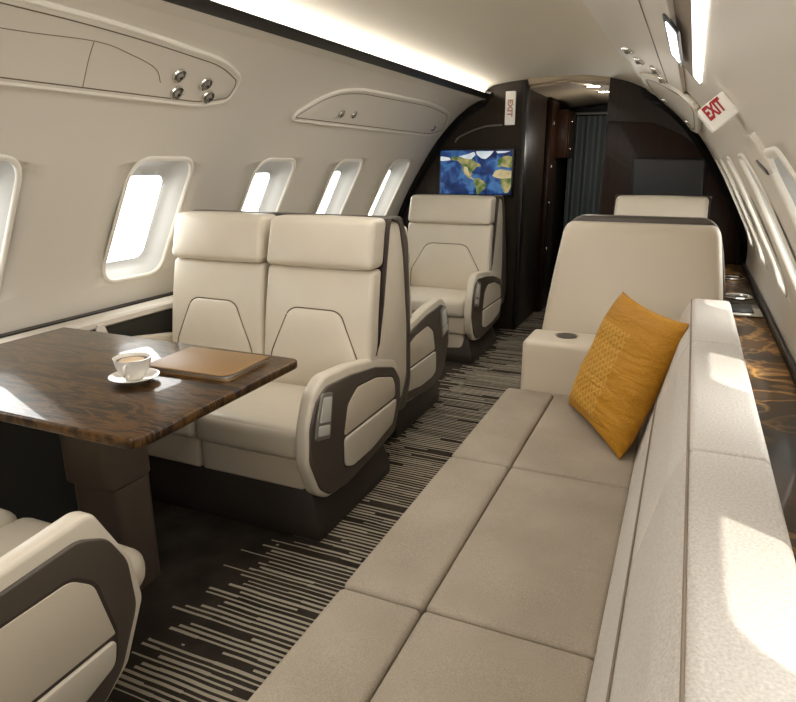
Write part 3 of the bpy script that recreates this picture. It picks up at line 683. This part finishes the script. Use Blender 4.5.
def club_seat(root, seats, xl, xr, arm_th=.048, sd=0.0, ins=None, cush=0.0, top=1.09, legrest=False, shell_extra=0.0, det=(True, True), recline=1.0, wallarm=True, base=None, headrest=True):
    """seats: list of (x0,x1) local; xl/xr outer faces of the arms; faces -y"""
    lean = .12 * recline
    def back(o):
        z = o.z; t = (z - .40) / .69
        return (o.x, o.y + lean * t - .02 * math.sin(max(0, min(1, t)) * math.pi), o.z)
    for (x0, x1) in seats:
        cx, wd = (x0 + x1) / 2, x1 - x0
        a0 = max(x0, xl + arm_th + .004); a1 = min(x1, xr - arm_th - .004); ac, aw = (a0 + a1) / 2, a1 - a0 - .004
        bm = bmesh.new()
        soft(bm, (ac, .21 - cush / 2, .342 if cush else .372), (aw, .46 + cush, .115), .05 if cush else .03, (0, .01, .014), f=lambda o: (o.x, o.y, o.z - .03 * max(0, o.y)))
        finish(bm, 'seat_cushion', 'leather', root)
        bm = bmesh.new(); soft(bm, (ac, .225, .255), (aw, .43, .118), .014, (0, .004, 0), n=4); sk = finish(bm, 'seat_skirt', 'leather2', root)
        if legrest:
            bm = bmesh.new(); soft(bm, (ac, .09, .125), (aw - .02, .14, .25), .03, (0, .006, 0), n=5, f=lambda o: (o.x, o.y + .10 * (.25 - o.z), o.z)); finish(bm, 'leg_rest', 'leather', root)
        # backrest face with slight taper
        tp = .05
        def bf(o, cx=cx):
            x, y, z = back(o); t = max(0, (o.z - .55) / .54); return (cx + (x - cx) * (1 - tp * t), y, z)
        bm = bmesh.new(); zt = top - .185
        soft(bm, (cx, .455, (zt + .40) / 2), (wd - .002, .085, zt - .40), .02, (0, .014, 0), f=bf, n=10); finish(bm, 'backrest', 'leather', root)
        bm = bmesh.new(); soft(bm, (cx, .450, top - .09), (wd - .004, .125, .185), .024, (0, .014, .006), f=bf, n=8)
        if headrest: finish(bm, 'headrest', 'leather', root)
        # lumbar panel, seam first
        def trap(g):
            q = wd / .48 * 1.03
            return [(cx + a * q, z) for a, z in ((-.19, .41), (.19, .41), (.187, .54), (.115, .715), (.085, .732), (-.085, .732), (-.115, .715), (-.187, .54))]
        P_ = rounded(trap(0), .03, 4); C_ = Vector((cx, .58)); rings = []
        def surf(x, z, dy):
            u = (x - cx) / (wd / 2); v = (z - (zt + .40) / 2) / ((zt - .40) / 2)
            return Vector(bf(Vector((x, .4125 + dy - .014 * (1 - u * u) * (1 - v * v), z))))
        for k_, dy in ((1.0, .02), (1.0, .003), (.985, -.003), (.94, -.0065), (.75, -.009), (.5, -.0105), (.25, -.011), (.06, -.011)):
            rings.append([surf(C_.x + (p[0] - C_.x) * k_, C_.y + (p[1] - C_.y) * k_, dy) for p in P_])
        bm = bmesh.new(); loftrings(bm, rings, False, True); finish(bm, 'lumbar_panel', 'leather', root, 60)
        bm = bmesh.new(); tube(bm, [surf(C_.x + (p[0] - C_.x) * 1.012, C_.y + (p[1] - C_.y) * 1.012, .0) for p in P_], .0028, 6, True); finish(bm, 'lumbar_seam', 'seam_brown', root)
    # body wedge and shell
    zt = top
    X0, X1 = seats[0][0], seats[-1][1]
    body = [(.46 + 0, .30), (.47, .40), (.49 + lean * .5, .745), (.50 + lean, zt - .01), (.60 + lean, zt - .02), (.655 - sd + lean * .9, zt - .16), (.80 - sd, .62), (.80 - sd, .40), (.76 - sd, .30)]
    finish_pr(body, X0 + .004, X1 - .004, 'back_body', 'leather', root, .012, sm=.03)
    E_ = shell_extra - sd
    sh_ = [(.50 + lean, zt - .004), (.52 + lean, zt + .006), (.61 + lean, zt + .002), (.68 - sd + lean * .95, zt - .10), (.825 + E_ * .6, .62), (.83 + E_, .36), (.78 + E_, .25), (.70 - sd, .25), (.795 - sd, .40), (.795 - sd, .62), (.645 - sd + lean * .9, zt - .16), (.59 + lean, zt - .025)]
    finish_pr(sh_, X0 - .002, X1 + .002, 'back_shell', 'taupe', root, .006, sm=.025)
    pp = [(.478, .56), (.482 + lean * .26, .60), (.487 + lean * .5, .745), (.494 + lean * .93, zt - .04), (.503 + lean, zt - .006), (.511 + lean, zt - .006), (.502 + lean * .93, zt - .04), (.495 + lean * .5, .745), (.486, .56)]
    finish_pr(pp, X0 - .001, X1 + .001, 'back_piping', 'piping', root, 0, sm=.0)
    if det[1] is not None: armrest(root, xr, 1, arm_th, det[1], ins)
    if det[0] is not None: armrest(root, xl, -1, arm_th, det[0], ins)
    bx0, bx1 = base if base else (xl + .02, xr - .0)
    bm = bmesh.new()
    T_ = [(bx0 + .04, .05), (bx1 - .055, .05), (bx1 - .055, .60), (bx0 + .04, .60)]; B_ = [(bx0, .025), (bx1 - .005, .025), (bx1 - .005, .62), (bx0, .62)]
    loftrings(bm, [[Vector((x, y, .0)) for x, y in B_], [Vector((x, y, .055)) for x, y in B_], [Vector((x, y, .20)) for x, y in T_]], True, True)
    bmesh.ops.bevel(bm, geom=list(bm.edges), offset=.006, segments=2, profile=.5, affect='EDGES')
    finish(bm, 'seat_base', 'base', root)
    return root

# aft-facing double seat at the table: x -1.05 .. -2.07
s1 = empty('club_seat', (-1.5, 1.70, 0), 0, 'cream leather double club seat facing the walnut table, by the left windows', 'seat')
club_seat(s1, [(-.525, -.045), (-.041, .450)], -.58, .45, det=(False, True), top=1.074)
s0 = empty('club_seat', (-1.49, .868, 0), math.pi, 'cream leather club seat in the bottom left corner, near side of the table', 'seat')
club_seat(s0, [(-.450, .041), (.045, .525)], -.45, .58, det=(True, False), cush=.13, ins=[(.05, .24), (.036, .31), (.07, .45), (.12, .492), (.30, .49), (.46, .470), (.615, .435), (.640, .39), (.638, .315), (.60, .235), (.40, .205), (.16, .205)])
s2 = empty('club_seat', (-1.545, 3.27, 0), math.pi, 'cream leather club seat behind the double seat, its backrest turned to it', 'seat')
club_seat(s2, [(-.375, .375)], -.395, .395, det=(True, False), top=1.0, recline=.6, sd=.12)
s4 = empty('club_seat', (-1.545, 3.93, 0), 0, 'cream leather single club seat below the world map monitor', 'seat')
club_seat(s4, [(-.32, .32)], -.345, .345, det=(False, True), legrest=True, shell_extra=.1, top=1.055)

# ---------------------------------------------------------------- sofa
so = empty('sofa', (-.2, 1.0, 0), 0, 'long beige fabric sofa along the right side with three visible seat sections', 'sofa')
OX, OY = .2, -1.0
secs = [(-.36, .335), (.335, 1.03), (1.03, 1.72), (1.72, 2.405)]
bm = bmesh.new(); box(bm, -.545 + OX, .14 + OX, -.36 + OY, 2.40 + OY, .02, .285, .008); finish(bm, 'sofa_base', 'base', so)
for (a, b) in secs:
    bm = bmesh.new(); soft(bm, (-.490 + OX, (a + b) / 2 + OY, .357), (.185, b - a - .004, .146), .016, (0, 0, .003), n=6); finish(bm, 'front_cushion', 'fabric', so)
    bm = bmesh.new(); soft(bm, (-.2285 + OX, (a + b) / 2 + OY, .357), (.333, b - a - .004, .146), .014, (0, 0, .004), n=8); finish(bm, 'seat_cushion', 'fabric', so)
for (a, b) in [(-.36, .335), (.335, 1.045), (1.045, 1.752), (1.752, 2.335)]:
    # lean front face + flat top
    bm = bmesh.new(); q = rounded([(-.066, .425), (.016, .795), (.036, .838), (.048, .85), (.148, .85), (.158, .84), (.165, .70), (.165, .30), (-.066, .30)], [.005, .01, .02, .008, .01, .01, .01, .01, .01], 3)
    prism(bm, [(p[0] + OX, p[1]) for p in q], a + .0015 + OY, b - .0015 + OY, 'y', .006); finish(bm, 'back_cushion', 'fabric_back', so, 50)
bm = bmesh.new()
tube(bm, [(.0405 + OX, y + OY, .8440) for y in (-.35, 1, 2.33)], .0022, 6)
tube(bm, [(-.026 + OX, y + OY, .618) for y in (-.35, 1, 2.33)], .0020, 6)
finish(bm, 'back_seam', 'seam', so)
# end block with cup holder
bm = bmesh.new(); soft(bm, (-.30 + OX, 2.515 + OY, .4625), (.47, .21, .325), .022, (0, 0, .002), n=6); finish(bm, 'end_arm', 'leather2', so)
bm = bmesh.new(); box(bm, -.53 + OX, .16 + OX, 2.41 + OY, 2.62 + OY, .02, .30, .004); finish(bm, 'end_base', 'base', so)
bm = bmesh.new(); lathe(bm, [(0, .003), (.040, .003), (.043, .0005), (.046, .004)], 28, (-.385 + OX, 2.53 + OY, .624)); finish(bm, 'cup_holder', 'black', so)

# pillow
B1, B2, T1, T2 = Vector((-.30, 2.235, .45)), Vector((-.085, 1.85, .445)), Vector((-.19, 2.35, .845)), Vector((.005, 1.99, .835))
cen = (B1 + B2 + T1 + T2) / 4; ex_ = ((B2 - B1) + (T2 - T1)).normalized(); ez_ = ((T1 - B1) + (T2 - B2)); ez_ = (ez_ - ex_ * ez_.dot(ex_)).normalized(); ey_ = ez_.cross(ex_)
bm = bmesh.new(); N = 36; pw, ph = .222, .222
grid = {}
for s_ in (1, -1):
    for i in range(N + 1):
        for j in range(N + 1):
            u, v = -1 + 2 * i / N, -1 + 2 * j / N
            edge = (i in (0, N) or j in (0, N))
            if edge and (0, i, j) in grid: grid[(s_, i, j)] = grid[(0, i, j)]; continue
            pin = 1 - .07 * (1 - abs(u) ** 2.0) * abs(v) ** 3; piu = 1 - .07 * (1 - abs(v) ** 2.0) * abs(u) ** 3
            th = .062 * ((1 - u ** 4) * (1 - v ** 4)) ** .55
            th *= 1 + .05 * math.sin(9 * v + 3 * u) * abs(u)
            vv = bm.verts.new((u * pw * piu, -s_ * th, v * ph * pin)); grid[(s_, i, j)] = vv
            if edge: grid[(0, i, j)] = vv
    for i in range(N):
        for j in range(N): bm.faces.new((grid[(s_, i, j)], grid[(s_, i + 1, j)], grid[(s_, i + 1, j + 1)], grid[(s_, i, j + 1)]))
pl = finish(bm, 'throw_pillow', 'pillow', None, 80); tag(pl, 'ochre yellow throw pillow leaning on the sofa back at the far end', 'pillow')
Mx = Matrix((ex_, ey_, ez_)).transposed().to_4x4(); Mx.translation = cen - ey_ * 0; pl.matrix_world = Mx

# right club seats beyond the sofa
s5 = empty('club_seat', (-.17, 2.64, 0), 0, 'high-backed cream seat right behind the sofa end, showing its grey-capped back', 'seat')
def tf(o):
    t = max(0, (o.z - .35) / .70); return (-.005 + (o.x + .005) * (1.0 - .20 * t ** 1.6) , o.y + .10 * t, o.z)
bm = bmesh.new(); soft(bm, (-.002, .06, .68), (.725, .10, .74), .04, (0, .012, 0), n=10, f=tf); finish(bm, 'seat_back_panel', 'leather2', s5)
bm = bmesh.new()
capo = [(-.315, .32), (-.335, .60), (-.325, .80), (-.305, .95), (-.288, 1.03), (-.265, 1.06), (-.235, 1.072), (.235, 1.072), (.262, 1.06), (.29, 1.03), (.31, .95), (.335, .80), (.345, .60), (.33, .32)]
prism(bm, rounded(capo, .02, 3), .165, .255, 'y', .008); finish(bm, 'back_cap', 'taupe', s5)
bm = bmesh.new(); soft(bm, (-.005, .33, .70), (.60, .12, .66), .05, (0, .01, 0), n=8, f=lambda o: (o.x, o.y - .05 + .02 * (o.z - .4), o.z)); finish(bm, 'backrest', 'leather', s5)
bm = bmesh.new(); soft(bm, (-.005, .52, .38), (.56, .44, .12), .035, (0, .01, .012)); finish(bm, 'seat_cushion', 'leather', s5)
bm = bmesh.new(); box(bm, -.27, .26, .20, .72, 0, .31, .01); finish(bm, 'seat_base', 'base', s5)
s6 = empty('club_seat', (-.155, 3.62, 0), 0, 'cream club seat before the mahogany bulkhead, only its headrest showing', 'seat')
club_seat(s6, [(-.265, .265)], -.31, .31, det=(None, None), top=1.09)

# ---------------------------------------------------------------- table
tb = empty('conference_table', (-1.48, 1.30, 0), 0, 'glossy walnut table top on a brown pedestal by the left windows', 'table')
bm = bmesh.new(); q = rounded([(-.585, -.338), (.432, -.338), (.432, .338), (-.585, .338)], [.01, .04, .03, .01], 5)
prism(bm, q, .672, .70, 'z', .007); finish(bm, 'tabletop', 'walnut', tb)
bm = bmesh.new(); q = rounded([(-.155, -.085), (.04, -.085), (.04, .085), (-.155, .085)], .03, 4); prism(bm, q, .36, .671, 'z', .004)
q = rounded([(-.14, -.07), (.045, -.07), (.045, .07), (-.14, .07)], .025, 4); prism(bm, q, 0.0, .36, 'z', 0); finish(bm, 'pedestal', 'pedestal', tb)
# folder
fo = empty('document_folder', (-1.262, 1.468, .70), math.radians(2), 'closed tan leather document folder lying on the walnut table', 'folder')
bm = bmesh.new(); prism(bm, rounded([(-.135, -.10), (.14, -.10), (.14, .095), (-.135, .095)], .006, 2), .002, .010, 'z', .002); finish(bm, 'pages', 'paper', fo)
bm = bmesh.new(); prism(bm, rounded([(-.145, -.108), (.13, -.108), (.147, -.07), (.147, .105), (-.145, .105)], [.008, .02, .02, .008, .008], 3), .0105, .0165, 'z', .003)
prism(bm, rounded([(-.145, -.108), (.147, -.108), (.147, .105), (-.145, .105)], .008, 2), 0, .0018, 'z', .0005); finish(bm, 'cover', 'tan', fo)
bm = bmesh.new(); box(bm, -.1455, -.134, -.106, .103, .0, .0150, .003); finish(bm, 'spine', 'tan', fo)
# cup + saucer
sc_ = empty('saucer', (-1.352, 1.268, .70), 0, 'white round saucer under the coffee cup on the walnut table', 'saucer')
bm = bmesh.new(); lathe(bm, [(0, .004), (.024, .004), (.028, .006), (.050, .010), (.066, .017), (.067, .0185), (.064, .0185), (.048, .0125), (.028, .0085), (.0, .0075)][::-1] + [(0, .001), (.026, .001), (.032, .003), (.067, .0165)][0:0], 40)
lathe(bm, [(0, .0005), (.028, .0005), (.030, .004), (.052, .008), (.0668, .017)], 40); finish(bm, 'dish', 'china', sc_, 60)
cp_ = empty('coffee_cup', (-1.352, 1.268, .7085), math.radians(0), 'white china cup of milky coffee standing on its saucer', 'cup')
bm = bmesh.new(); lathe(bm, [(0, .0), (.022, .0), (.024, .004), (.030, .010), (.041, .026), (.0475, .046), (.050, .060), (.0505, .0615), (.0475, .0615), (.0455, .050), (.039, .028), (.028, .012), (0, .008)], 44); finish(bm, 'bowl', 'china', cp_, 60)
bm = bmesh.new(); hd = [(.046, 0, .048), (.058, 0, .054), (.070, 0, .050), (.073, 0, .038), (.066, 0, .026), (.052, 0, .019), (.037, 0, .020)]
tube(bm, [cat(hd, i / 4) for i in range(25)], .0036, 10)
hdl = finish(bm, 'handle', 'china', cp_); hdl.rotation_euler = (0, 0, math.radians(-62))
bm = bmesh.new(); lathe(bm, [(0, .0515), (.0462, .0515), (.045, .049)], 36); finish(bm, 'coffee', 'coffee', cp_)
bm = bmesh.new(); lathe(bm, [(0, .0532), (.02, .0530), (.030, .0522), (.033, .0516)], 30, (-.006, .004, 0)); finish(bm, 'foam', 'foam', cp_)
